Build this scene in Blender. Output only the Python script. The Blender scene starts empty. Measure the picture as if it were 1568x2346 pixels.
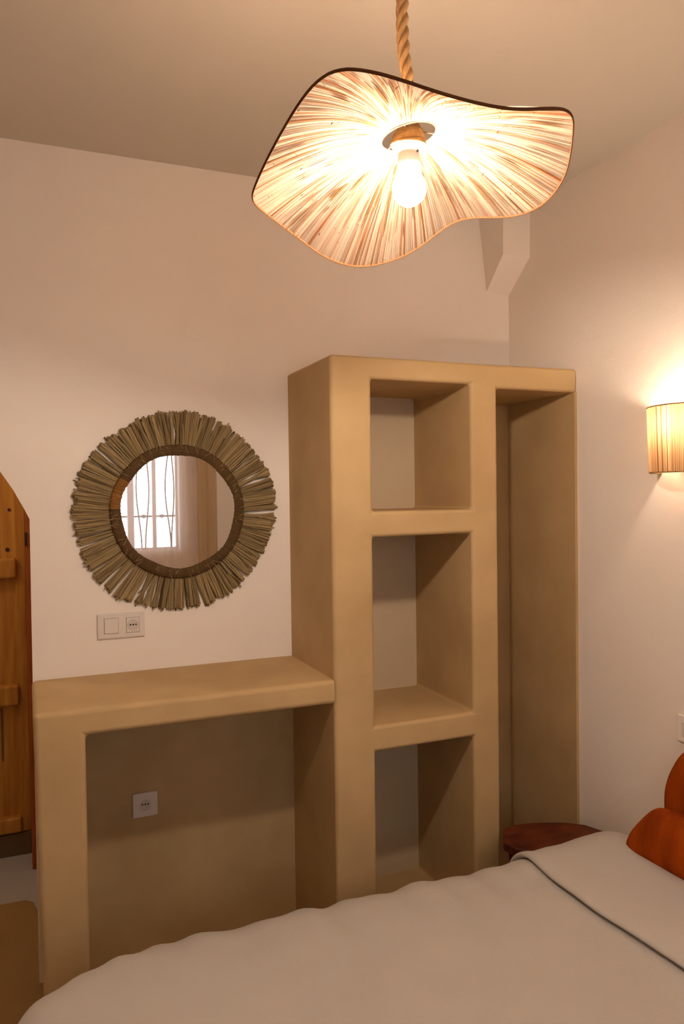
import bpy, bmesh, math, random
from mathutils import Vector, Matrix, noise
random.seed(7)
PI = math.pi
SC = bpy.context.scene
COL = SC.collection

# ------------------------------------------------------------------ camera
cam = bpy.data.objects.new('camera', bpy.data.cameras.new('camera'))
COL.objects.link(cam)
pitch, yaw, roll = -0.0219617, 0.3950544, -0.0133598
fw = Vector((math.sin(yaw)*math.cos(pitch), math.cos(yaw)*math.cos(pitch), math.sin(pitch)))
rt = Vector((math.cos(yaw), -math.sin(yaw), 0))
up = rt.cross(fw)
rt2 = rt*math.cos(roll) + up*math.sin(roll)
up2 = -rt*math.sin(roll) + up*math.cos(roll)
m = Matrix((rt2, up2, -fw)).transposed().to_4x4()
m.translation = Vector((-1.88476, -2.67346, 1.6))
cam.matrix_world = m
cam.data.sensor_fit = 'VERTICAL'
cam.data.sensor_height = 36
cam.data.lens = 26.619
cam.data.clip_start = 0.02
SC.camera = cam

# ------------------------------------------------------------------ world, exposure
w = bpy.data.worlds.new('overcast_sky'); SC.world = w
w.use_nodes = True
bg = w.node_tree.nodes['Background']
bg.inputs[0].default_value = (0.86, 0.93, 1.0, 1)
bg.inputs[1].default_value = 3.2
SC.view_settings.view_transform = 'Standard'
SC.view_settings.look = 'None'
SC.view_settings.gamma = 1
SC.view_settings.use_curve_mapping = False
SC.view_settings.exposure = 1.15
BULB_STRENGTH = 350.0
SCONCE_STRENGTH = 135.0
WARM = (1.0, 0.82, 0.65)

# ------------------------------------------------------------------ materials
def srgb(r, g, b):
    f = lambda c: (c/255/12.92) if c/255 <= .04045 else ((c/255+.055)/1.055)**2.4
    return (f(r), f(g), f(b), 1)

def mat(name, col, rough=.8, metal=0, var=None, vscale=6, bump=0, bscale=60, stretch=None, attr=None,
        transl=0, sheen=0, spec=.3, detail=4, gaps=0):
    M = bpy.data.materials.new(name); M.use_nodes = True
    nt = M.node_tree; N = nt.nodes; L = nt.links
    p = N['Principled BSDF']; out = N['Material Output']
    p.inputs['Base Color'].default_value = col
    p.inputs['Roughness'].default_value = rough
    p.inputs['Metallic'].default_value = metal
    p.inputs['Specular IOR Level'].default_value = spec
    if sheen: p.inputs['Sheen Weight'].default_value = sheen
    tc = N.new('ShaderNodeTexCoord'); mp = N.new('ShaderNodeMapping')
    L.new(tc.outputs['Object'], mp.inputs[0])
    if stretch: mp.inputs['Scale'].default_value = stretch
    colsock = None
    if attr:
        a = N.new('ShaderNodeAttribute'); a.attribute_name = attr
        mx = N.new('ShaderNodeMix'); mx.data_type = 'RGBA'
        L.new(a.outputs['Fac'], mx.inputs[0])
        mx.inputs[6].default_value = col; mx.inputs[7].default_value = var
        colsock = mx.outputs[2]
    elif var is not None:
        n = N.new('ShaderNodeTexNoise'); n.inputs['Scale'].default_value = vscale
        n.inputs['Detail'].default_value = detail
        L.new(mp.outputs[0], n.inputs['Vector'])
        r = N.new('ShaderNodeValToRGB')
        r.color_ramp.elements[0].position = .32; r.color_ramp.elements[1].position = .7
        r.color_ramp.elements[0].color = col; r.color_ramp.elements[1].color = var
        L.new(n.outputs['Fac'], r.inputs[0]); colsock = r.outputs[0]
    if colsock: L.new(colsock, p.inputs['Base Color'])
    if bump:
        n2 = N.new('ShaderNodeTexNoise'); n2.inputs['Scale'].default_value = bscale
        n2.inputs['Detail'].default_value = 5
        L.new(mp.outputs[0], n2.inputs['Vector'])
        b = N.new('ShaderNodeBump'); b.inputs['Strength'].default_value = bump
        b.inputs['Distance'].default_value = .004
        L.new(n2.outputs['Fac'], b.inputs['Height']); L.new(b.outputs[0], p.inputs['Normal'])
    if transl:
        t = N.new('ShaderNodeBsdfTranslucent')
        t.inputs[0].default_value = col
        if colsock: L.new(colsock, t.inputs[0])
        ms = N.new('ShaderNodeMixShader'); ms.inputs[0].default_value = transl
        L.new(p.outputs[0], ms.inputs[1]); L.new(t.outputs[0], ms.inputs[2])
        last = ms
        if gaps:    # light that slips between the straws
            tr = N.new('ShaderNodeBsdfTransparent'); tr.inputs[0].default_value = (1, .84, .72, 1); m2 = N.new('ShaderNodeMixShader'); m2.inputs[0].default_value = gaps
            L.new(ms.outputs[0], m2.inputs[1]); L.new(tr.outputs[0], m2.inputs[2]); last = m2
        L.new(last.outputs[0], out.inputs[0])
    return M

def emit(name, col, s):
    M = bpy.data.materials.new(name); M.use_nodes = True
    p = M.node_tree.nodes['Principled BSDF']
    p.inputs['Base Color'].default_value = (.9, .9, .9, 1)
    p.inputs['Emission Color'].default_value = (*col, 1)
    p.inputs['Emission Strength'].default_value = s
    return M

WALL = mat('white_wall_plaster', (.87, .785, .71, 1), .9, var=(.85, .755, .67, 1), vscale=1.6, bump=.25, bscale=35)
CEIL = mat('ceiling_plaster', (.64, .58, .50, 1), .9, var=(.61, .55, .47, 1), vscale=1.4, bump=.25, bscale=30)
TADE = mat('tan_lime_plaster', (.565, .39, .195, 1), .7, var=(.46, .305, .14, 1), vscale=3.5, bump=.35, bscale=22, spec=.35, detail=6)
NICHE = mat('pale_tan_niche_plaster', (.64, .50, .33, 1), .8, var=(.58, .45, .29, 1), vscale=3, bump=.3, bscale=25)
FLOORM = mat('tan_cement_floor', (.38, .235, .085, 1), .55, var=(.32, .19, .065, 1), vscale=2.5, bump=.2)
GREYF = mat('grey_cement_floor', (.50, .47, .42, 1), .55, var=(.42, .40, .36, 1), vscale=3, bump=.2)
DARKC = mat('dark_cement_and_slot_shade', (.15, .10, .05, 1), .8)  # real step colour; also paints the slot shade on the door
SHEET = mat('white_cotton_duvet', (.56, .51, .46, 1), .9, var=(.53, .48, .43, 1), vscale=4, bump=.3, bscale=90, sheen=.1)
RUST = mat('rust_velvet', (.43, .072, .004, 1), .95, var=(.22, .033, .003, 1), vscale=11, bump=.9, bscale=70, spec=.05, stretch=(1, 1, .35))
SEAM = mat('dark_rust_piping', (.22, .05, .01, 1), .8)
PINE = mat('varnished_pine', (.62, .31, .05, 1), .5, var=(.44, .155, .02, 1), vscale=5, stretch=(9, 9, .7), bump=.1)
PINER = mat('reddish_pine', (.40, .10, .015, 1), .5, var=(.26, .06, .01, 1), vscale=5, stretch=(9, 9, .7), bump=.1)
KNOT = mat('dark_pine_knot', (.05, .02, .01, 1), .6)
IRON = mat('dark_iron', (.06, .05, .045, 1), .5, 1)
MAHO = mat('dark_red_lacquered_wood', (.15, .032, .010, 1), .5, var=(.05, .010, .005, 1), vscale=4, stretch=(3, 6, 2), spec=.2)
PLAST = mat('white_plastic', (.72, .65, .59, 1), .35, spec=.5)
PLASTD = mat('recess_shaded_plastic', (.60, .53, .48, 1), .4, spec=.5)  # darker copy of the plate plastic: recess shade put into the colour
HOLE = mat('socket_hole_black', (.01, .01, .01, 1), .8)
GAP = mat('shadow_gap_grey', (.25, .2, .16, 1), .8)
STRAW = mat('lamp_straw', (.82, .75, .66, 1), .9, attr='tint', var=(.46, .22, .08, 1), transl=.95, gaps=.30, spec=.0)
STRAWD = mat('loose_lamp_straw', (.16, .09, .04, 1), .9, attr='tint', var=(.05, .02, .008, 1), transl=.4, spec=0)
RIM = mat('brown_rim_tape', (.13, .05, .02, 1), .8, spec=.05)
ROPE = mat('jute_rope', (.56, .33, .14, 1), .9, var=(.38, .20, .07, 1), vscale=120, stretch=(1, 1, .3), bump=.6, bscale=300)
JUTE = mat('jute_binding', (.42, .26, .11, 1), .9, var=(.25, .14, .05, 1), vscale=90, bump=.5, bscale=200)
SOCK = mat('cream_lampholder', (.22, .20, .17, 1), .8, spec=.05)
BULB = emit('lit_bulb_glass', WARM, BULB_STRENGTH)
SBULB = emit('lit_sconce_bulb', (1.0, .80, .60), SCONCE_STRENGTH)
PBULB = emit('added_passage_bulb', (1.0, .84, .66), 100.0)  # emission of the invented bulb that brightens the pine door
SHADE2 = mat('sconce_straw', (.52, .33, .17, 1), .8, attr='tint', var=(.15, .06, .02, 1), transl=.30, spec=.1)
FRINGE = mat('dry_straw_fringe', (.39, .275, .13, 1), .85, attr='tint', var=(.075, .042, .014, 1))
BAND = mat('wrapped_raffia_band', (.085, .046, .015, 1), .8, attr='tint', var=(.30, .12, .022, 1))
FIBRE = mat('pale_fibre', (.45, .33, .18, 1), .8)
MIRR = mat('mirror_glass', (.93, .93, .92, 1), .0, 1)
SHEERF = mat('tan_curtain_fabric', (.62, .45, .28, 1), .9, transl=.3)
RODM = mat('curtain_rod_metal', (.2, .15, .1, 1), .4, 1)
WINP = mat('window_frame_paint', (.55, .42, .36, 1), .5)
BRASS = mat('aged_brass', (.35, .22, .08, 1), .4, 1)
MATT = mat('mattress_ticking', (.75, .7, .65, 1), .9)

def sheer_mat():
    M = bpy.data.materials.new('sheer_curtain_voile'); M.use_nodes = True
    nt = M.node_tree; N = nt.nodes; L = nt.links
    N.remove(N['Principled BSDF'])
    d = N.new('ShaderNodeBsdfDiffuse'); d.inputs[0].default_value = (.80, .62, .54, 1)
    t = N.new('ShaderNodeBsdfTranslucent'); t.inputs[0].default_value = (.80, .62, .54, 1)
    tr = N.new('ShaderNodeBsdfTransparent')
    a = N.new('ShaderNodeMixShader'); a.inputs[0].default_value = .5
    b = N.new('ShaderNodeMixShader'); b.inputs[0].default_value = .52
    L.new(d.outputs[0], a.inputs[1]); L.new(t.outputs[0], a.inputs[2])
    L.new(a.outputs[0], b.inputs[1]); L.new(tr.outputs[0], b.inputs[2])
    L.new(b.outputs[0], N['Material Output'].inputs[0])
    return M
SHEER = sheer_mat()
def glass_mat():
    M = bpy.data.materials.new('window_glass'); M.use_nodes = True
    nt = M.node_tree; N = nt.nodes; L = nt.links
    N.remove(N['Principled BSDF'])
    g = N.new('ShaderNodeBsdfGlossy'); g.inputs['Roughness'].default_value = .02
    tr = N.new('ShaderNodeBsdfTransparent'); fr = N.new('ShaderNodeFresnel')
    ms = N.new('ShaderNodeMixShader')
    L.new(fr.outputs[0], ms.inputs[0]); L.new(tr.outputs[0], ms.inputs[1]); L.new(g.outputs[0], ms.inputs[2])
    L.new(ms.outputs[0], N['Material Output'].inputs[0])
    return M
GLASS = glass_mat()

# ------------------------------------------------------------------ helpers
def mesh_obj(name, verts, faces, m, parent=None, smooth=False, loc=None):
    me = bpy.data.meshes.new(name)
    me.from_pydata([tuple(v) for v in verts], [], faces)
    me.validate(); me.update()
    if m: me.materials.append(m)
    if smooth:
        for p in me.polygons: p.use_smooth = True
    o = bpy.data.objects.new(name, me); COL.objects.link(o)
    if parent:
        o.parent = parent
        o.location = ((0, 0, 0) if parent.parent else -parent.location) if loc is None else loc
    elif loc is not None: o.location = loc
    return o

def normals_out(o):
    bm = bmesh.new(); bm.from_mesh(o.data)
    bmesh.ops.recalc_face_normals(bm, faces=bm.faces); bm.to_mesh(o.data); bm.free()
    return o

class MB:
    """collects shapes in world coordinates into one mesh"""
    def __init__(s): s.v = []; s.f = []; s.t = []
    def box(s, x0, x1, y0, y1, z0, z1):
        n = len(s.v)
        s.v += [(x, y, z) for z in (z0, z1) for y in (y0, y1) for x in (x0, x1)]
        s.f += [tuple(n+i for i in q) for q in ((0,2,3,1),(4,5,7,6),(0,1,5,4),(2,6,7,3),(0,4,6,2),(1,3,7,5))]
        return s
    def prism(s, pts, axis, a, b):
        n = len(s.v); k = len(pts)
        def mk(p, c):
            if axis == 'y': return (p[0], c, p[1])
            if axis == 'z': return (p[0], p[1], c)
            return (c, p[0], p[1])
        s.v += [mk(p, a) for p in pts] + [mk(p, b) for p in pts]
        s.f.append(tuple(range(n, n+k))); s.f.append(tuple(range(n+2*k-1, n+k-1, -1)))
        for i in range(k):
            j = (i+1) % k
            s.f.append((n+i, n+k+i, n+k+j, n+j))
        return s
    def tube(s, path, r, seg=10, ry=None, closed=False, cap=True, upv=None):
        n0 = len(s.v); k = len(path)
        path = [Vector(p) for p in path]
        prev = None
        for i, p in enumerate(path):
            if closed: t = path[(i+1) % k] - path[i-1]
            else: t = path[min(i+1, k-1)] - path[max(i-1, 0)]
            t.normalize()
            if upv is not None: u = Vector(upv)
            elif prev is not None: u = prev
            else: u = Vector((0, 0, 1)) if abs(t.z) < .9 else Vector((1, 0, 0))
            a = (u - t*u.dot(t)).normalized(); b = t.cross(a)
            prev = a
            ra = r[i] if isinstance(r, (list, tuple)) else r
            rb = ra if ry is None else ry
            for j in range(seg):
                q = 2*PI*j/seg
                s.v.append(tuple(p + a*math.cos(q)*(ra if ry is None else ry) + b*math.sin(q)*ra))
        for i in range(k if closed else k-1):
            for j in range(seg):
                a0 = n0+i*seg+j; a1 = n0+i*seg+(j+1) % seg
                i2 = (i+1) % k
                b0 = n0+i2*seg+j; b1 = n0+i2*seg+(j+1) % seg
                s.f.append((a0, a1, b1, b0))
        if cap and not closed:
            s.f.append(tuple(n0+j for j in range(seg))[::-1])
            s.f.append(tuple(n0+(k-1)*seg+j for j in range(seg)))
        return s
    def lathe(s, prof, c, seg=32, axis='z'):
        """prof: (r, h) pairs about an axis through c"""
        n0 = len(s.v); c = Vector(c)
        for r, h in prof:
            for j in range(seg):
                q = 2*PI*j/seg
                d = (r*math.cos(q), r*math.sin(q), h)
                if axis == 'y': d = (d[0], d[2], d[1])
                if axis == 'x': d = (d[2], d[0], d[1])
                s.v.append(tuple(c + Vector(d)))
        for i in range(len(prof)-1):
            for j in range(seg):
                s.f.append((n0+i*seg+j, n0+i*seg+(j+1) % seg, n0+(i+1)*seg+(j+1) % seg, n0+(i+1)*seg+j))
        s.f.append(tuple(n0+j for j in range(seg))[::-1])
        s.f.append(tuple(n0+(len(prof)-1)*seg+j for j in range(seg)))
        return s
    def build(s, name, m, parent=None, smooth=False, bevel=0, bseg=3, fix=True):
        o = mesh_obj(name, s.v, s.f, m, parent, smooth)
        if fix: normals_out(o)
        if bevel:
            b = o.modifiers.new('bevel', 'BEVEL'); b.width = bevel; b.segments = bseg
            b.limit_method = 'ANGLE'; b.angle_limit = math.radians(40); b.harden_normals = False
        return o

def tint(o, vals):
    a = o.data.attributes.new('tint', 'FLOAT', 'POINT')
    a.data.foreach_set('value', vals)

def tag(o, label, cat, group=None, kind=None):
    if label: o['label'] = label
    if cat: o['category'] = cat
    if group: o['group'] = group
    if kind: o['kind'] = kind
    return o
def empty(name, loc):
    o = bpy.data.objects.new(name, None); COL.objects.link(o); o.location = loc
    o.empty_display_size = .05
    return o
def struct(o, label=None, cat=None):
    o['kind'] = 'structure'
    if label: o['label'] = label
    if cat: o['category'] = cat
    return o

# ------------------------------------------------------------------ room shell
CZ = 2.758            # ceiling height
XL, YB = -3.1, -3.9   # left wall, wall behind the camera
arch = [(-1.8757, 1.535), (-1.890, 1.566), (-1.9046, 1.595), (-1.9233, 1.632), (-1.9607, 1.692), (-2.02, 1.772), (-2.10, 1.865),
        (-2.20, 1.965), (-2.30, 2.045)]
archl = [(-4.60 - x, z) for x, z in arch[:-1]][::-1]
pts = [(XL, -.02), (-2.722, -.02)] + archl[::-1] + arch[::-1] + [(-1.8774, 1.0), (-1.8774, -.02), (.1, -.02), (.1, CZ), (XL, CZ)]
struct(MB().prism(pts, 'y', 0, .12).build('wall_back', WALL), 'white plaster wall with pointed arch opening at its left end behind desk', 'wall')
struct(MB().box(0, .1, YB, 0, -.02, CZ).build('wall_right', WALL), 'white plaster wall behind the bed head, carrying the sconce', 'wall')
struct(MB().box(XL-.1, XL, YB-.1, 1.2, -.04, CZ).build('wall_left', WALL), 'white wall on the left, outside the frame', 'wall')
wx0, wx1, wz0, wz1 = -1.80, -.672, 1.160, 2.25
bw = MB().box(XL, wx0, YB-.25, YB, -.02, CZ).box(wx1, .1, YB-.25, YB, -.02, CZ)
bw.box(wx0, wx1, YB-.25, YB, -.02, wz0).box(wx0, wx1, YB-.25, YB, wz1, CZ)
struct(bw.build('wall_front', WALL), 'white wall holding the window, seen only in the mirror', 'wall')
# ceiling
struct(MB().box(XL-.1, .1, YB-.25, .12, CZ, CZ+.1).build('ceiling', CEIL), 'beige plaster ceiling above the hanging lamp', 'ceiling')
# floor, with a tongue and rounded corner through the arch
fl = [(XL, YB), (.0, YB), (.0, .0), (-1.871, .0), (-1.871, .43), (-1.878, .50), (-1.892, .56), (-1.92, .588), (-2.72, .61), (-2.72, 0), (XL, 0)]
struct(MB().prism(fl, 'z', -.06, 0).build('floor', FLOORM, bevel=.006), 'tan cement floor running through the arch', 'floor')
# passage behind the arch
struct(MB().box(XL, -1.4, .12, 1.3, -.10, -.012).build('floor_passage', GREYF), 'grey cement floor of passage in front of the pine door', 'floor')
struct(MB().box(-1.5, -1.4, .12, 1.3, -.012, 2.5).build('wall_passage', WALL), 'white side wall of the passage, hidden by back wall', 'wall')
struct(MB().box(XL, -1.4, .12, 1.4, 2.5, 2.58).build('ceiling_passage', WALL), 'white ceiling of the passage beyond the arch', 'ceiling')
pw = MB().box(XL, -1.4, 1.2, 1.3, -.1, 2.5).box(XL, -2.80, 1.04, 1.14, -.012, 2.5).box(-1.86, -1.5, 1.04, 1.2, -.012, 2.5).box(-2.80, -1.86, 1.04, 1.2, 2.2, 2.5)
struct(pw.build('wall_passage', WALL), 'white passage wall around the pine door', 'wall')
struct(MB().box(-2.80, -1.86, 1.035, 1.2, -.012, .088).build('trim_1', DARKC, bevel=.004), 'dark cement step under the pine door', 'step')

# boxed pipe in the room corner, tapering back to the wall
bx = [(-.145, 0, CZ), (-.127, -.15, CZ), (0, -.152, CZ),
      (-.1264, -.1455, 2.545), (0, -.1455, 2.545), (-.109, 0, 2.434), (0, 0, 2.426), (0, 0, CZ)]
o = mesh_obj('trim_2', bx, [(0, 1, 2, 7), (0, 5, 3, 1), (1, 3, 4, 2), (3, 5, 6, 4), (0, 7, 6, 5), (2, 4, 6, 7)], WALL)
normals_out(o); struct(o, 'white boxed corner column tapering into the wall corner behind the lamp', 'column')

# pine door: stiles, rails, panels, frame
d = struct(empty('door_1', (-2.33, 1.06, .09)), 'varnished pine panel door with raised rails seen through the arch', 'door')
MB().box(-1.938, -1.893, 1.045, 1.095, .09, 2.15).build('stile', PINE, d, bevel=.003)
MB().box(-2.74, -2.69, 1.045, 1.095, .09, 2.15).build('stile', PINE, d, bevel=.003)
for z0, z1 in ((1.247, 1.338), (.672, .766), (.095, .165), (2.04, 2.15)):
    MB().box(-2.69, -1.932, 1.020, 1.09, z0, z1).build('rail', PINE, d, bevel=.012)
for z0, z1 in ((.165, .672), (.766, 1.247), (1.338, 2.04)):
    MB().box(-2.695, -1.932, 1.062, 1.085, z0, z1).build('panel', PINE, d)
MB().box(-2.01, -2.004, 1.058, 1.07, .42, .66).box(-2.64, -2.63, 1.058, 1.07, .42, .66).build('slot_shade', DARKC, d)  # dark strips standing in for shade in the panel slots
MB().lathe([(.0, -.001), (.009, -.001), (.006, .002), (0, .002)], (-1.968, 1.060, 1.375), 12, 'y').build('knot', KNOT, d)
MB().lathe([(.0, -.001), (.007, -.001), (.005, .002), (0, .002)], (-1.957, 1.0605, 1.555), 12, 'y').build('knot', KNOT, d)
f = struct(empty('door_frame', (-1.86, .95, 0)), 'reddish pine door frame post beside the arch edge', 'door frame')
MB().box(-1.893, -1.80, .863, 1.04, -.012, 2.2).build('post', PINER, f, bevel=.006)
MB().box(-2.80, -2.735, .863, 1.04, -.012, 2.2).build('post', PINER, f, bevel=.006)
MB().box(-2.80, -1.80, .863, 1.04, 2.2, 2.27).build('lintel', PINER, f, bevel=.006)
MB().box(-1.895, -1.886, .855, .863, 1.40, 1.46).box(-1.893, -1.888, .845, .857, 1.415, 1.445).build('latch', IRON, f, bevel=.002)

pl = tag(empty('added_passage_light', (-2.62, .5, 2.4)), 'added bulb lighting the passage door, outside the frame', 'lamp')  # invented light, hung out of view to brighten the door
MB().tube([(-2.62, .5, 2.5), (-2.62, .5, 2.24)], .004, 8).build('cable', IRON, pl)
MB().lathe([(0, 0), (.018, 0), (.018, .05), (0, .05)], (-2.62, .5, 2.20), 16).build('lampholder', SOCK, pl)
MB().lathe([(0, 0), (.02, .006), (.03, .025), (.026, .045), (.016, .06), (0, .062)], (-2.62, .5, 2.138), 16).build('bulb', PBULB, pl, smooth=True)

# ------------------------------------------------------------------ built-in shelf and desk (solid lime plaster)
D = .424
def cellwork(name, xs, zs, filled, y0, y1, m, skip_right=False, warp=None, parent=None, bev=.013, skip_x=None):
    """extrude a grid of filled cells; only outer faces are made, so coplanar joints vanish"""
    bm = bmesh.new(); V = {}
    def v(i, j, k):
        if (i, j, k) not in V:
            p = Vector((xs[i], (y0, y1)[k], zs[j]))
            if warp: p = warp(p)
            V[(i, j, k)] = bm.verts.new(p)
        return V[(i, j, k)]
    F = lambda i, j: 0 <= i < len(xs)-1 and 0 <= j < len(zs)-1 and filled(i, j)
    for i in range(len(xs)-1):
        for j in range(len(zs)-1):
            if not F(i, j): continue
            bm.faces.new((v(i,j,0), v(i+1,j,0), v(i+1,j+1,0), v(i,j+1,0)))
            if not F(i-1, j): bm.faces.new((v(i,j,0), v(i,j+1,0), v(i,j+1,1), v(i,j,1)))
            if not F(i+1, j) and xs[i+1] != skip_x: bm.faces.new((v(i+1,j,0), v(i+1,j,1), v(i+1,j+1,1), v(i+1,j+1,0)))
            if not F(i, j-1): bm.faces.new((v(i,j,0), v(i,j,1), v(i+1,j,1), v(i+1,j,0)))
            if not F(i, j+1): bm.faces.new((v(i,j+1,0), v(i+1,j+1,0), v(i+1,j+1,1), v(i,j+1,1)))
    bmesh.ops.recalc_face_normals(bm, faces=bm.faces)
    me = bpy.data.meshes.new(name); bm.to_mesh(me); bm.free(); me.materials.append(m)
    for p in me.polygons: p.use_smooth = True
    o = bpy.data.objects.new(name, me); COL.objects.link(o)
    if parent: o.parent = parent; o.location = -parent.location
    b = o.modifiers.new('bevel', 'BEVEL'); b.width = bev; b.segments = 4
    b.limit_method = 'ANGLE'; b.angle_limit = math.radians(40)
    wn = o.modifiers.new('wn', 'WEIGHTED_NORMAL'); wn.keep_sharp = False
    return o
sh = tag(empty('plaster_shelf', (-.49, -.2, 0)), 'tall tan lime-plaster shelf unit with open niches in the room corner', 'shelf')
xs = [-.981, -.837, -.458, -.350, 0]
zs = [0, .10, .752, .837, 1.460, 1.546, 1.979, 2.052]
def fill(i, j):
    z = zs[j]
    if i == 0: return True
    if i == 1: return z in (0, .752, 1.460, 1.979)
    if i == 2: return True
    return z == 1.979
def wrp(p):
    p = p.copy()
    if abs(p.x) < .01 and p.z > 2.0: p.z += .002
    if p.x > -.4 and abs(p.z-1.979) < .001: p.z = 1.968
    if abs(p.x+.458) < .001 and abs(p.z-1.460) < .001: p.z = 1.464
    if p.z < .05 : p.x += 0
    return p
cellwork('frame', xs, zs, fill, -D, 0, TADE, warp=wrp, parent=sh)
MB().box(-.837, -.458, -.006, .0, .10, 2.0).build('back_panel', NICHE, sh)
MB().box(-.350, 0, -.006, 0, 0, 1.968).build('back_panel', TADE, sh)
MB().box(-.012, 0, -D+.002, 0, 0, 1.970).build('side_lining', TADE, sh)
dk = tag(empty('plaster_desk', (-1.43, -.2, 0)), 'low tan lime-plaster desk under the straw mirror, open kneehole below', 'desk')
xs = [-1.881, -1.743, -.981]
zs = [0, .928, 1.005]
def wrp2(p):
    p = p.copy()
    if p.x < -1.85:
        p.x = -1.881 + .016*(1-p.z/1.005)
    return p
cellwork('desk_body', xs, zs, lambda i, j: i == 0 or j == 1, -D, -.001, TADE, warp=wrp2, parent=dk, bev=.016, skip_x=-.981)
MB().box(-1.743, -.981, -.005, 0, 0, .928).build('back_panel', TADE, dk)

# ------------------------------------------------------------------ wall plates
def holes(mb_xs, y, z, parent):
    for x in mb_xs:
        MB().lathe([(0, 0), (.0026, 0), (.0026, -.0012), (0, -.0012)], (x, y, z), 12, 'y').build('hole', HOLE, parent)
sw = tag(empty('switch_plate', (-1.594, -.004, 1.168)), 'white switch and socket plate on the wall below the straw mirror', 'switch')
MB().box(-1.672, -1.516, -.009, 0, 1.1245, 1.2085).build('plate', PLAST, sw, bevel=.003)
MB().box(-1.651, -1.6035, -.0096, -.0085, 1.1415, 1.1938).build('gap', GAP, sw)
MB().box(-1.6500, -1.6045, -.0125, -.004, 1.1425, 1.1928).build('rocker', PLAST, sw, bevel=.0012)
MB().box(-1.5785, -1.5345, -.0094, -.0085, 1.1405, 1.1925).build('gap', GAP, sw)
MB().box(-1.5775, -1.5355, -.0115, -.004, 1.1415, 1.1915).build('socket_module', PLAST, sw, bevel=.0012)
rc = MB().lathe([(0, .0), (.0195, 0), (.0185, -.001), (0, -.001)], (-1.5555, -.0115, 1.1665), 32, 'y').build('socket_recess', PLASTD, sw)
holes((-1.5646, -1.5555, -1.5462), -.0125, 1.1675, rc)
sk = tag(empty('wall_socket', (-1.527, -.006, .541)), 'white socket plate on the wall inside the desk kneehole', 'socket')
MB().box(-1.5688, -1.4840, -.014, -.004, .499, .582).build('plate', PLAST, sk, bevel=.003)
rc = MB().lathe([(0, 0), (.020, 0), (.0188, -.001), (0, -.001)], (-1.527, -.014, .538), 32, 'y').build('socket_recess', PLASTD, sk)
holes((-1.5368, -1.5272, -1.5176), -.0150, .5430, rc)
bs = tag(empty('bedside_switch', (-.004, -.935, .857)), 'small white switch plate on right wall above the rust cushions', 'switch')
MB().box(-.009, 0, -.985, -.892, .816, .900).build('plate', WALL, bs, bevel=.003)
MB().box(-.0125, -.004, -.963, -.914, .835, .881).build('rocker', PLAST, bs, bevel=.0012)

# ------------------------------------------------------------------ straw mirror
MX, MZ = -1.394, 1.552
mr = tag(empty('straw_mirror', (MX, 0, MZ)), 'round wall mirror with a wide dry straw fringe above the desk', 'mirror')
n = 96
MB().lathe([(.205, 0), (.205, -.004), (0, -.004)], (MX, -.020, MZ), 96, 'y').build('mirror_glass', MIRR, mr)
MB().lathe([(.0, 0), (.225, 0), (.225, -.012), (0, -.012)], (MX, -.003, MZ), 64, 'y').build('backing_disc', KNOT, mr)
rnd = random.Random(3)
V = []; F = []; T = []
# tufts: bundles of blades that fan a little and leave gaps between
a = 0.0; blades = []
while a < 2*PI:
    wdt = rnd.uniform(.035, .11); k = max(4, int(wdt/.0062)); hue = rnd.uniform(-.15, .15)
    ln = .353 + rnd.uniform(-.006, .003); fan = rnd.uniform(-.02, .02); sq = -abs(rnd.gauss(0, .036)) if rnd.random() < .35 else 0
    for q in range(k):
        u = (q+.5)/k
        blades.append((a + wdt*u, fan + (u-.5)*(rnd.uniform(-.05, .0) + sq*2.2*min(1, wdt/.07)), ln - (abs(u-.5)**2)*.02, hue))
    a += wdt*.985
for lay in range(3):
    for (a0, sp, ln, hue) in blades:
        a1 = a0 + rnd.uniform(-.006, .006); L_ = ln + rnd.uniform(-.006, .003) - lay*.003
        if rnd.random() < .05: L_ -= rnd.uniform(.01, .05)
        if rnd.random() < .02: L_ += .008
        y = -.006 - lay*.0045 + rnd.uniform(-.0015, .0015)
        w0, w1 = .0013, rnd.uniform(.0016, .0030)
        da = sp + rnd.gauss(0, .010)
        # irregular outline of the real fringe
        L_ += .006*math.sin(a1*2+.6) + .004*math.sin(a1*5+1)
        tn = min(1, max(0, rnd.gauss(.34 + hue, .30)))
        nb = len(V); bend = rnd.uniform(-.003, .003)
        for (r, wd, aa, yy) in ((.205, w0, a1, y), (.28, (w0+w1)/2, a1+da*.45, y+bend), (L_, w1, a1+da, y + bend*1.5 + .001)):
            c, s = math.cos(aa), math.sin(aa)
            V += [(MX + r*c - wd*s, yy, MZ + r*s + wd*c), (MX + r*c, yy - .0011, MZ + r*s), (MX + r*c + wd*s, yy, MZ + r*s - wd*c)]
            T += [tn + .06, tn - .05, tn + .06]
        for g in (0, 3):
            F += [(nb+g, nb+g+1, nb+g+4, nb+g+3), (nb+g+1, nb+g+2, nb+g+5, nb+g+4)]
o = mesh_obj('straw_fringe', V, F, FRINGE, mr); tint(o, [min(1, max(0, t)) for t in T]); o['kind'] = 'stuff'
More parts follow.
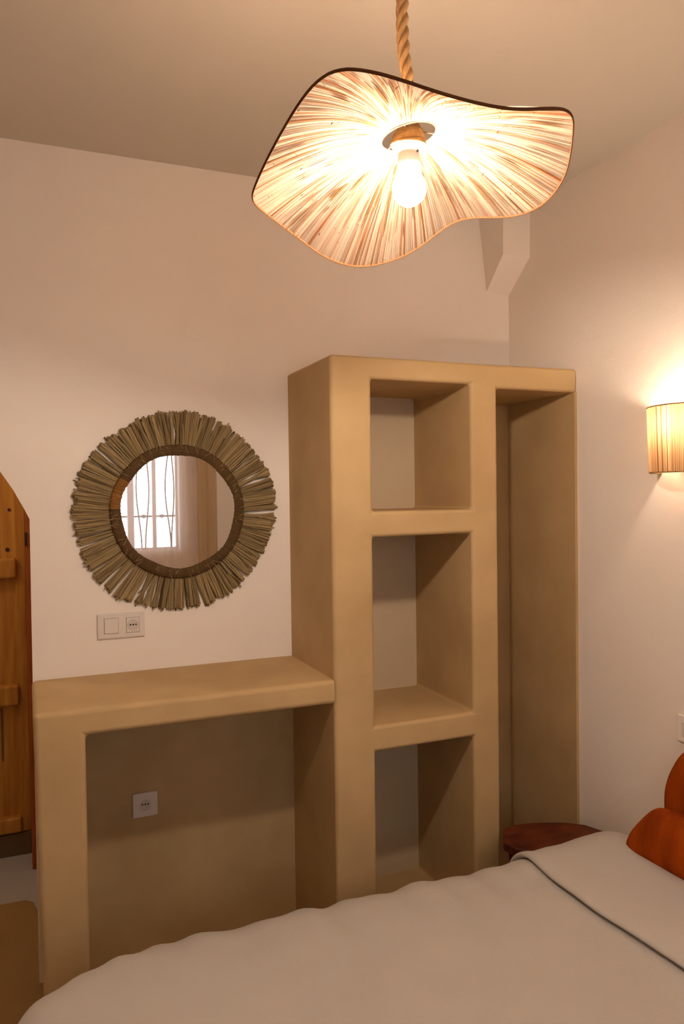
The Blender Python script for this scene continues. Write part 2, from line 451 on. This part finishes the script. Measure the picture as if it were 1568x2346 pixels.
# raffia-wrapped band: ridged ring
V = []; F = []; T = []; NS = 720; K = 10
pat = [0]*NS; i = 0
while i < NS:
    L_ = rnd.randint(14, 60); val = 1 if rnd.random() < .24 else 0
    for j in range(L_):
        if i+j < NS: pat[i+j] = val*rnd.uniform(.35, 1) + (0 if val else rnd.uniform(0, .10))
    i += L_
ridge = [rnd.uniform(.0, .0022) for _ in range(NS)]
for i in range(NS):
    a = 2*PI*i/NS; c, s = math.cos(a), math.sin(a)
    for k in range(K):
        q = 2*PI*k/K
        rr = .2135 + (.0185 + ridge[i])*math.cos(q) + .0025*math.sin(a*7) * (1 if math.cos(q) < 0 else .3)
        yy = -.020 - (.011 + ridge[i])*math.sin(q)
        V.append((MX + rr*c, yy, MZ + rr*s)); T.append(pat[i])
for i in range(NS):
    for k in range(K):
        F.append((i*K+k, i*K+(k+1) % K, ((i+1) % NS)*K+(k+1) % K, ((i+1) % NS)*K+k))
o = mesh_obj('wrapped_band', V, F, BAND, mr); tint(o, T); normals_out(o)
fb = MB()
for i in range(70):
    a = rnd.uniform(0, 2*PI); c, s = math.cos(a), math.sin(a); r0 = rnd.uniform(.198, .226); ln = rnd.uniform(.008, .03)
    b = a + rnd.uniform(-.8, .8)
    p0 = Vector((MX + r0*c, -.032, MZ + r0*s)); p1 = p0 + Vector((math.cos(b)*ln, -.003, math.sin(b)*ln))
    fb.tube([p0, (p0+p1)/2 + Vector((0, -.003, 0)), p1], .0005, 4)
fb.build('loose_fibres', FIBRE, mr)['kind'] = 'stuff'

# ------------------------------------------------------------------ pendant lamp
LX, LY = -1.2261, -1.4338
lamp = tag(empty('pendant_lamp', (LX, LY, 2.25)), 'wavy straw pendant lamp hanging on thick rope, bulb lit', 'lamp')
# azimuth measured in a frame whose +90 deg points away from the camera
aw = Vector((LX+1.88476, LY+2.67346, 0)).normalized(); rr_ = Vector((aw.y, -aw.x, 0))
rimz = [(-168, 1.933, .284), (-155, 1.924, .29), (-148, 1.935, .29), (-141, 1.951, .29), (-132, 1.979, .29), (-126, 2.002, .29), (-120, 2.024, .29),
        (-115, 2.033, .29), (-111, 2.035, .29), (-105, 2.027, .29), (-99, 2.016, .29), (-92, 2.002, .29), (-86, 1.989, .29), (-80, 1.980, .29),
        (-73, 1.972, .29), (-66, 1.969, .29), (-58, 1.971, .29), (-49, 1.983, .29), (-37, 2.004, .29), (-29, 2.018, .29), (-20, 2.026, .29),
        (-12, 2.027, .287), (-3, 2.014, .287), (6, 1.990, .29), (18, 1.974, .29), (26, 1.967, .29), (35, 1.968, .29), (44, 1.973, .29), (60, 1.994, .29),
        (69, 1.998, .29), (75, 1.986, .29), (83, 1.956, .29), (92, 1.930, .29), (102, 1.913, .29), (112, 1.902, .29), (122, 1.906, .29),
        (133, 1.921, .29), (142, 1.941, .29), (158, 1.955, .288), (170, 1.954, .287), (182, 1.945, .285)]
def rim_at(az):
    az = (az + 168) % 360 - 168
    P = rimz + [(192, 1.933, .284)]
    for i in range(len(P)-1):
        if P[i][0] <= az <= P[i+1][0]:
            u = (az-P[i][0])/(P[i+1][0]-P[i][0])
            return P[i][1]*(1-u)+P[i+1][1]*u + .2, P[i][2]*(1-u)+P[i+1][2]*u
    return 2.13, .28
def rim_s(az):
    zz = rad = 0
    for o_, wt in ((-6, .15), (-3, .2), (0, .3), (3, .2), (6, .15)):
        z_, r_ = rim_at(az+o_); zz += z_*wt; rad += r_*wt
    return zz, rad
HR = .0505
def shade_pt(az, s, dz=0):
    """s = 0 at hub ring, 1 at rim"""
    zr, R = rim_s(az)
    zh = 2.2545 + .010*math.cos(math.radians(az))
    r = HR + (R-HR)*s
    z = zh + (zr-zh)*s + .012*math.sin(PI*s) + dz
    q = math.radians(az)
    return Vector((LX, LY, z)) + rr_*(r*math.cos(q)) + aw*(r*math.sin(q))
# strands: random widths, each a shallow ridge
rnd = random.Random(11)
bounds = [0.0]
while bounds[-1] < 360: bounds.append(bounds[-1] + rnd.choice((.45, .55, .7, .8, 1.0)))
bounds[-1] = 360.0
V = []; F = []; T = []; M_ = 12
for b0, b1 in zip(bounds[:-1], bounds[1:]):
    low = rnd.uniform(0, .0026); tn = max(0, rnd.gauss(.10, .10))
    if rnd.random() < .22: tn = rnd.uniform(.25, .95)
    st0 = rnd.uniform(0, .7)
    nb = len(V)
    for i in range(M_+1):
        s = i/M_
        tt = tn*(1 if s > st0 else .4)*(.6+.6*s)
        for az, dd, e in ((b0, 0, .16), ((b0+b1)/2, -.0012-low, 0), (b1, 0, .16)):
            V.append(shade_pt(az - 168, s, dd*min(1, .3+s))); T.append(min(1, tt+e*(1 if dd == 0 else 0)))
    for i in range(M_):
        for k in (0, 1):
            F.append((nb+i*3+k, nb+i*3+k+1, nb+(i+1)*3+k+1, nb+(i+1)*3+k))
o = mesh_obj('straw_shade', V, F, STRAW, lamp); tint(o, T); o['kind'] = 'stuff'
# loose darker straws and little broken ends on the inside
V = []; F = []; T = []
for i in range(330):
    az = rnd.uniform(0, 360); s0 = rnd.uniform(.02, .8); s1 = min(.99, s0 + rnd.uniform(.08, .45)); wd = rnd.uniform(.0004, .0012)
    if rnd.random() < .08: wd *= 2.2
    dz = -.0045; nb = len(V); tn = rnd.random()
    for u in range(5):
        s = s0 + (s1-s0)*u/4; k = wd*math.sin(PI*(.1+.8*u/4))
        p = shade_pt(az, s, dz); q = math.radians(az)
        tang = rr_*(-math.sin(q)) + aw*math.cos(q)
        V += [p - tang*k, p + tang*k]; T += [tn, tn]
    for u in range(4): F.append((nb+2*u, nb+2*u+1, nb+2*u+3, nb+2*u+2))
for i in range(75):
    az = rnd.uniform(0, 360); s = rnd.uniform(.45, .98)
    p = shade_pt(az, s, -.004); nb = len(V)
    d1 = Vector((rnd.uniform(-1, 1), rnd.uniform(-1, 1), rnd.uniform(-.9, 0))).normalized()*rnd.uniform(.003, .006)
    d2 = d1.cross(Vector((.3, .2, .9))).normalized()*.0012
    tn = rnd.choice((0, 0, .9))
    V += [p, p+d2, p+d1+d2*.6+Vector((0, 0, -.002)), p+d1]; T += [tn]*4; F.append((nb, nb+1, nb+2, nb+3))
o = mesh_obj('loose_straws', V, F, STRAWD, lamp); tint(o, T); o['kind'] = 'stuff'
MB().tube([shade_pt(a_*2-168, 1.0, -.0015) for a_ in range(180)], .0016, 8, ry=.0028, closed=True, upv=(0, 0, 1)).build('rim', RIM, lamp, smooth=True)
MB().tube([shade_pt(a_*6, 0, -.001) for a_ in range(60)], .0016, 8, closed=True).build('hub_ring', JUTE, lamp, smooth=True)
for a_ in (20, 140, 260):
    MB().tube([shade_pt(a_, 0, 0), Vector((LX, LY, 2.262)) + (shade_pt(a_, 0)-Vector((LX, LY, 2.2545)))*.3], .0012, 6).build('hub_spoke', JUTE, lamp)
# jute binding cone and pale straw collar
jb = MB().lathe([(.012, 2.283), (.021, 2.272), (.028, 2.256), (.0315, 2.244), (.029, 2.232), (.0205, 2.222), (.0, 2.223)][::-1], (LX, LY, 0), 28)
jb = jb.build('jute_binding', JUTE, lamp, smooth=True)
tw = MB()
for k in range(7):
    r0 = .0315 - .0026*k; z0 = 2.237 + .0070*k
    tw.tube([(LX + r0*math.cos(t/24*2*PI), LY + r0*math.sin(t/24*2*PI), z0 + .004*math.sin(t/24*2*PI + k)) for t in range(24)], .0028, 6, closed=True)
tw.build('jute_turns', JUTE, jb, smooth=True)['kind'] = 'stuff'
lh = MB().lathe([(0, 2.203), (.0200, 2.203), (.0197, 2.222), (.0190, 2.238), (.0165, 2.244), (0, 2.246)], (LX, LY, 0), 32).build('lampholder', SOCK, lamp, smooth=False)

MB().box(LX+.006, LX+.0095, LY-.0205, LY-.018, 2.2185, 2.2225).build('screw', IRON, lh)
prof = [(r, 2.1275 + h) for r, h in ([(0, 0)] + [(.0312*math.sin(PI*j/14), .0312*(1-math.cos(PI*j/14))) for j in range(1, 9)] + [(.0282, .045), (.0245, .0535), (.0215, .062), (.0198, .070), (.0190, .0770), (0, .0770)])]
MB().lathe(prof, (LX, LY, 0), 32).build('bulb', BULB, lamp, smooth=True)
# twisted rope, three strands
cl = [(-1.2262, -1.4339, 2.235), (-1.2256, -1.4326, 2.359), (-1.2296, -1.430, 2.388), (-1.2318, -1.4287, 2.411), (-1.2330, -1.4271, 2.455), (-1.2321, -1.4264, 2.502),
      (-1.2310, -1.426, 2.60), (-1.2300, -1.426, CZ)]
def cl_at(z):
    for p, q in zip(cl[:-1], cl[1:]):
        if p[2] <= z <= q[2]:
            u = (z-p[2])/(q[2]-p[2]); return Vector((p[0]*(1-u)+q[0]*u, p[1]*(1-u)+q[1]*u, z))
    return Vector(cl[-1])
for k in range(3):
    path = []
    nst = 150
    for i in range(nst+1):
        z = 2.262 + (CZ-2.262)*i/nst
        q = 2*PI*(k/3) + 2*PI*(z/.075)
        path.append(cl_at(z) + Vector((math.cos(q), math.sin(q), 0))*.0058)
    MB().tube(path, .0062, 8).build('rope_strand', ROPE, lamp, smooth=True)
MB().lathe([(0, CZ-.028), (.030, CZ-.026), (.045, CZ-.012), (.048, CZ), (0, CZ)], (-1.23, -1.426, 0), 32).build('ceiling_rose', SOCK, lamp, smooth=True)

# ------------------------------------------------------------------ wall sconce (half drum of straw on the right wall)
SR = .130
z0, z1 = 1.657, 1.857
def sconce(SY, label):
    sc = tag(empty('wall_sconce', (0, SY, 1.75)), label, 'sconce')
    rnd = random.Random(5)
    V = []; F = []; T = []
    nseg = 150
    prev = None
    angs = [-90 + 180*i/nseg for i in range(nseg+1)]
    for i in range(nseg):
        tn = max(0, rnd.gauss(.22, .2)); off = rnd.uniform(0, .0022)
        if rnd.random() < .08: tn = .95
        nb = len(V)
        for zz, ss in ((z0, .945), ((z0+z1)/2, .975), (z1, 1.0)):
            for a_ in (angs[i], (angs[i]+angs[i+1])/2, angs[i+1]):
                q = math.radians(a_); e = off if a_ not in (angs[i], angs[i+1]) else 0
                R = SR*ss + e
                V.append((-R*math.cos(q), SY + R*math.sin(q), zz)); T.append(min(1, tn))
        for k in (0, 3):
            for j in (0, 1): F.append((nb+k+j, nb+k+j+1, nb+k+j+4, nb+k+j+3))
    o = mesh_obj('straw_shade', V, F, SHADE2, sc); tint(o, T); o['kind'] = 'stuff'
    for zz, ss in ((z0, .945), (z1, 1.0)):
        MB().tube([(-SR*ss*math.cos(math.radians(a_)), SY + SR*ss*math.sin(math.radians(a_)), zz) for a_ in range(-90, 91, 5)], .0022, 6).build('hoop', JUTE, sc, smooth=True)
    MB().box(-.014, 0, SY-.035, SY+.035, 1.69, 1.80).build('wall_bracket', SOCK, sc, bevel=.004)
    MB().tube([(-.012, SY, 1.715), (-.05, SY, 1.715), (-.055, SY, 1.735)], .006, 8).build('arm', SOCK, sc)
    MB().lathe([(0, 0), (.014, 0), (.014, .05), (0, .05)], (-.055, SY, 1.73), 16).build('lampholder', SOCK, sc)
    MB().lathe([(r*.75, 1.780 + h*.9) for r, h in [(0, 0), (.0175, 0), (.0225, .0105), (.030, .025), (.031, .034), (.028, .046), (.018, .058), (0, .062)]], (-.055, SY, 0), 20).build('bulb', SBULB, sc, smooth=True)
sconce(-.948, 'lit half-drum straw sconce on the right wall, cut by the frame')
sconce(-2.30, 'added second straw sconce brightening the room, outside the frame')  # unseen extra sconce, added to lift the wall brightness

# ------------------------------------------------------------------ bed
bed = tag(empty('bed', (-.97, -1.55, 0)), 'low double bed hidden under the white duvet', 'bed')
MB().box(-1.86, -.03, -2.42, -.76, .10, .22).build('bed_base', PINE, bed, bevel=.01)
MB().box(-1.86, -.03, -2.42, -.76, .22, .425).build('mattress', MATT, bed, bevel=.05)
for x in (-1.78, -.12):
    for y in (-2.34, -.84):
        MB().box(x-.03, x+.03, y-.03, y+.03, 0, .10).build('leg', PINE, bed)
def drape(name, m, cx0, cx1, cy0, cy1, top, rh, rv, down, step, hfun, crs=(0, 0), parent=None):
    """cloth over a box: core rectangle, edges bending over (horizontal radius rh, vertical rv) then hanging"""
    E = rh*1.35 + down
    X0 = cx0 - E; X1 = cx1 + E
    Y0 = cy0 - E; Y1 = cy1 + E
    nx = int((X1-X0)/step); ny = int((Y1-Y0)/step)
    V = []; F = []
    for j in range(ny+1):
        for i in range(nx+1):
            x = X0 + (X1-X0)*i/nx; y = Y0 + (Y1-Y0)*j/ny
            cr = crs[0] if x < (cx0+cx1)/2 else crs[1]      # foot corners rounder than head corners
            ix = min(max(x, cx0+cr), cx1-cr)
            iy = min(max(y, cy0+cr), cy1-cr)
            dx, dy = x-ix, y-iy; s = math.hypot(dx, dy); s = max(s-cr, 0)
            L0 = math.hypot(dx, dy)
            La = rh*1.35
            if s <= 0: px, py, dz = x, y, 0
            else:
                ux, uy = dx/L0, dy/L0
                if s < La:
                    q = s/La*PI/2; ho = rh*math.sin(q); dz = rv*(1-math.cos(q))
                else: ho = rh; dz = rv + (s-La)
                px = ix + ux*(cr+ho); py = iy + uy*(cr+ho)
                # soft vertical folds in the hanging part
                if s > La: 
                    k = min(1, (s-La)/.15)*.010*math.sin((px+py)*19 + 1.5*math.sin(px*7))
                    px += ux*k; py += uy*k
            V.append((px, py, top - dz + hfun(px, py, s)))
    for j in range(ny):
        for i in range(nx):
            a = j*(nx+1)+i
            F.append((a, a+1, a+nx+2, a+nx+1))
    o = mesh_obj(name, V, F, m, parent, smooth=True)
    so = o.modifiers.new('thick', 'SOLIDIFY'); so.thickness = .006; so.offset = -1
    return o
def sstep(a, b, x):
    t = min(1, max(0, (x-a)/(b-a))); return t*t*(3-2*t)
def head_rise(x, y):
    return .014*sstep(-.42, -.22, x)*(1-sstep(-.12, -.02, x)*.7) * (1-sstep(-.86, -.74, y)*.25)
def wr(x, y, s):
    v = noise.noise(Vector((x*2.2, y*2.2, 1.3)))*.010 + noise.noise(Vector((x*5.5+y*2, y*6, 4.1)))*.004
    e = sstep(-1.05, -.75, y)
    v += e*.0035*math.sin(x*51+y*9+3*noise.noise(Vector((x*3, 1, 2)))) + e*.0045*math.sin(x*23 + 2*math.sin(x*6)) + e*noise.noise(Vector((x*14, y*5, 9)))*.003
    return v + head_rise(x, y)*.6
duv = drape('duvet', SHEET, -1.835, -.172, -2.38, -.775, .452, .135, .085, .20, .018, wr, crs=(.17, .02))
tag(duv, 'white duvet spread smooth over the low bed', 'duvet')
# turned-down end: a second layer with a rolled front edge
def fold():
    V = []; F = []
    xs_ = []
    # cross-section from the rolled edge towards the head: (x, lift)
    prof = [(-.430, .000), (-.452, .001), (-.466, .006), (-.472, .011), (-.469, .017), (-.458, .0205), (-.44, .022), (-.41, .021), (-.36, .019), (-.30, .018),
            (-.24, .018), (-.18, .018), (-.12, .016), (-.07, .006), (-.045, -.012)]
    rows = []
    ys = []
    s_far = .135*1.35 + .14
    y = -2.38; 
    tt = [i*.02 for i in range(int((1.605 + s_far)/.02)+1)]
    for t in tt:
        yy = -2.38 + t; s = max(0, yy + .775); La = .135*1.35
        if s <= 0: py, dz, ny_, nz = yy, 0, 0, 1
        elif s < La:
            q = s/La*PI/2; py = -.775 + .135*math.sin(q); dz = .085*(1-math.cos(q))
            ny_, nz = math.sin(q), math.cos(q)
        else: py = -.775+.135; dz = .085 + s - La; ny_, nz = 1, 0
        row = []
        for k, (x, lf) in enumerate(prof):
            xw = x + .008*math.sin(py*9+1) + .010*noise.noise(Vector((py*4, 2, 3))) + .03*sstep(-.85, -.68, py)*0
            lift = lf + .004 + (-.004*sstep(-.95, -.72, py) if lf > .005 else 0) + .003*noise.noise(Vector((x*9, py*7, 2)))
            base = .452 - dz + wr(xw, py, s)
            row.append((xw, py + ny_*lift, base + nz*lift + head_rise(xw, py)*.4))
        rows.append(row)
    for r in rows: V += r
    K = len(prof)
    for i in range(len(rows)-1):
        for k in range(K-1):
            a = i*K+k; F.append((a, a+1, a+K+1, a+K))
    o = mesh_obj('folded_hem', V, F, SHEET, duv, smooth=True)
    so = o.modifiers.new('thick', 'SOLIDIFY'); so.thickness = .004; so.offset = 0
    sb = o.modifiers.new('sub', 'SUBSURF'); sb.levels = 1; sb.render_levels = 1
    return o
fold()

# rust cushions: puffed from an outline in the (y, z) plane
def cushion(name, outline, x0, thick, lean, label, grp):
    n = len(outline)
    def cat(P, t):   # closed Catmull-Rom
        i = int(t) % n; u = t-int(t)
        p0, p1, p2, p3 = (Vector((*P[(i+k-1) % n], 0)) for k in range(4))
        return .5*((2*p1) + (p2-p0)*u + (2*p0-5*p1+4*p2-p3)*u*u + (3*p1-3*p2+p3-p0)*u**3)
    NA, NR = 96, 14
    ring = [cat(outline, n*i/NA) for i in range(NA)]
    cy = sum(p.x for p in ring)/NA; cz = sum(p.y for p in ring)/NA
    V = []; F = []
    zb = min(p.y for p in ring)
    for side in (-1, 1):
        base = len(V)
        for k in range(NR+1):
            s = k/NR
            for i in range(NA):
                p = ring[i]; y = cy + (p.x-cy)*s; z = cz + (p.y-cz)*s
                h = thick*(max(0, 1-s**2.6))**.55
                h *= 1 + .06*noise.noise(Vector((y*12, z*12, side)))
                x = x0 + side*h + (z-zb)*lean
                V.append((x, y, z))
        for k in range(NR):
            for i in range(NA):
                a, b = base+k*NA+i, base+k*NA+(i+1) % NA
                F.append((a, b, b+NA, a+NA))
    o = mesh_obj(name, V, F, RUST, None, smooth=True)
    bm = bmesh.new(); bm.from_mesh(o.data)
    bmesh.ops.remove_doubles(bm, verts=bm.verts, dist=.0004)
    bmesh.ops.recalc_face_normals(bm, faces=bm.faces); bm.to_mesh(o.data); bm.free()
    return tag(o, label, 'cushion', grp)
cushion('cushion', [(-.820, .478), (-.824, .515), (-.868, .578), (-.915, .626), (-.968, .645), (-1.08, .650), (-1.22, .645), (-1.30, .60), (-1.32, .49), (-1.26, .474), (-1.05, .470), (-.87, .466)],
        -.145, .050, .12, 'low rust velvet cushion at the front of the pair on bed head', 'rust cushions on the bed')
cushion('cushion', [(-.890, .52), (-.876, .58), (-.875, .660), (-.902, .735), (-.948, .80), (-1.03, .85), (-1.2, .87), (-1.36, .86), (-1.40, .75), (-1.40, .56), (-1.3, .50), (-1.05, .49)],
        -.048, .034, .03, 'taller rust velvet cushion standing behind the low one against wall', 'rust cushions on the bed')

# ------------------------------------------------------------------ bedside table in the corner
tb = tag(empty('bedside_table', (-.18, -.56, 0)), 'dark red-brown wooden bedside table between shelf and bed', 'table')
top = [(-.396, -.505), (-.345, -.430), (-.325, -.413), (-.29, -.405), (-.24, -.410), (-.18, -.428), (-.10, -.465), (-.05, -.510), (-.022, -.585), (-.014, -.625), (-.16, -.622), (-.34, -.605), (-.385, -.560)]
MB().prism(top, 'z', .372, .402).build('tabletop', MAHO, tb, bevel=.004)
ap = [(-.372, -.505), (-.330, -.440), (-.27, -.425), (-.20, -.44), (-.08, -.49), (-.04, -.56), (-.04, -.63), (-.32, -.60)]
MB().prism(ap, 'z', .322, .372).build('apron', MAHO, tb, bevel=.003)
for x, y in ((-.345, -.505), (-.30, -.455), (-.07, -.53), (-.07, -.60)):
    MB().prism([(x-.016, y-.016), (x+.016, y-.016), (x+.016, y+.016), (x-.016, y+.016)], 'z', 0, .322).build('leg', MAHO, tb, bevel=.003)

# ------------------------------------------------------------------ window, grille and curtains behind the camera (seen in the mirror)
wn = struct(empty('window_1', ((wx0+wx1)/2, YB-.10, wz0)), 'bright window with wrought-iron grille, reflected in the straw mirror', 'window')
fy0, fy1 = YB-.16, YB-.11
MB().box(wx0, wx0+.045, fy0, fy1, wz0, wz1).box(wx1-.012, wx1, fy0, fy1, wz0, wz1).box(wx0+.045, wx1-.012, fy0, fy1, wz0, wz0+.012).box(wx0+.045, wx1-.012, fy0, fy1, wz1-.045, wz1).build('window_frame', WINP, wn)
MB().box(-1.092, -1.039, fy0, fy1, wz0+.012, wz1-.045).build('mullion', WINP, wn)
MB().box(-.882, -.852, fy0, fy1, wz0+.012, wz1-.045).build('mullion', WINP, wn)
MB().box(wx0+.045, wx1-.012, fy0+.02, fy0+.026, wz0+.012, wz1-.045).build('pane', GLASS, wn)
gy = YB-.21
def bar(path, r=.008, nm='grille_bar'): MB().tube(path, r, 8).build(nm, IRON, wn, smooth=True)
bar([(wx0, gy, 1.44), (wx1, gy, 1.44)], .009)
MB().box(wx0, wx1, fy0-.012, fy0-.002, 1.475, 1.479).build('cord', IRON, wn)
for x in (-.945, -.79, -1.17, -1.33, -1.5):
    MB().lathe([(0, -.028), (.012, -.018), (.019, 0), (.012, .018), (0, .028)], (x, gy, 1.44), 12, 'x').build('grille_knot', IRON, wn, smooth=True)
def wav(x, amp, ph): return [(x + amp*math.cos(ph + (z-wz0)*PI/.52), gy, z) for z in [wz0 + i*(wz1-wz0)/24 for i in range(25)]]
for x, a_, ph in ((-.985, .020, 0), (-.915, -.018, 0), (-.735, .022, 0), (-.695, -.014, 0), (-1.22, .02, 0), (-1.30, -.02, 0), (-1.45, .02, 0), (-1.55, -.02, 0)):
    bar(wav(x, a_, ph), .007)
# deep folds of sheer curtain, a tan drape at its right, and the rod
def curtain(name, x0, x1, zt, zb, y, amp, wl, m, label, grp=None):
    V = []; F = []; n = int((x1-x0)/.008); rows = 8
    for j in range(rows+1):
        z = zt + (zb-zt)*j/rows
        for i in range(n+1):
            x = x0 + (x1-x0)*i/n
            V.append((x, y + amp*(math.sin(2*PI*x/wl + .6*math.sin(x*9)) + .3*math.sin(x*60))*(.6+.4*j/rows), z))
    for j in range(rows):
        for i in range(n): a = j*(n+1)+i; F.append((a, a+1, a+n+2, a+n+1))
    return tag(mesh_obj(name, V, F, m, None, smooth=True), label, 'curtain', grp)
curtain('sheer_curtain', -2.0, -.545, 2.44, .06, YB+.075, .014, .11, SHEER, 'thin pinkish sheer curtain across the window, seen in the mirror')
curtain('tan_curtain', -.54, -.378, 2.44, .06, YB+.075, .016, .08, SHEERF, 'narrow tan drape beside the sheer curtain, seen in the mirror')
rd = tag(empty('curtain_rod', (-1.2, YB+.075, 2.46)), 'dark metal curtain rod above the window behind the camera', 'rod')
MB().tube([(-2.1, YB+.075, 2.455), (-.30, YB+.075, 2.455)], .010, 10).build('rod', RODM, rd, smooth=True)
for x in (-2.05, -.35): MB().box(x-.01, x+.01, YB, YB+.08, 2.445, 2.465).build('bracket', RODM, rd)
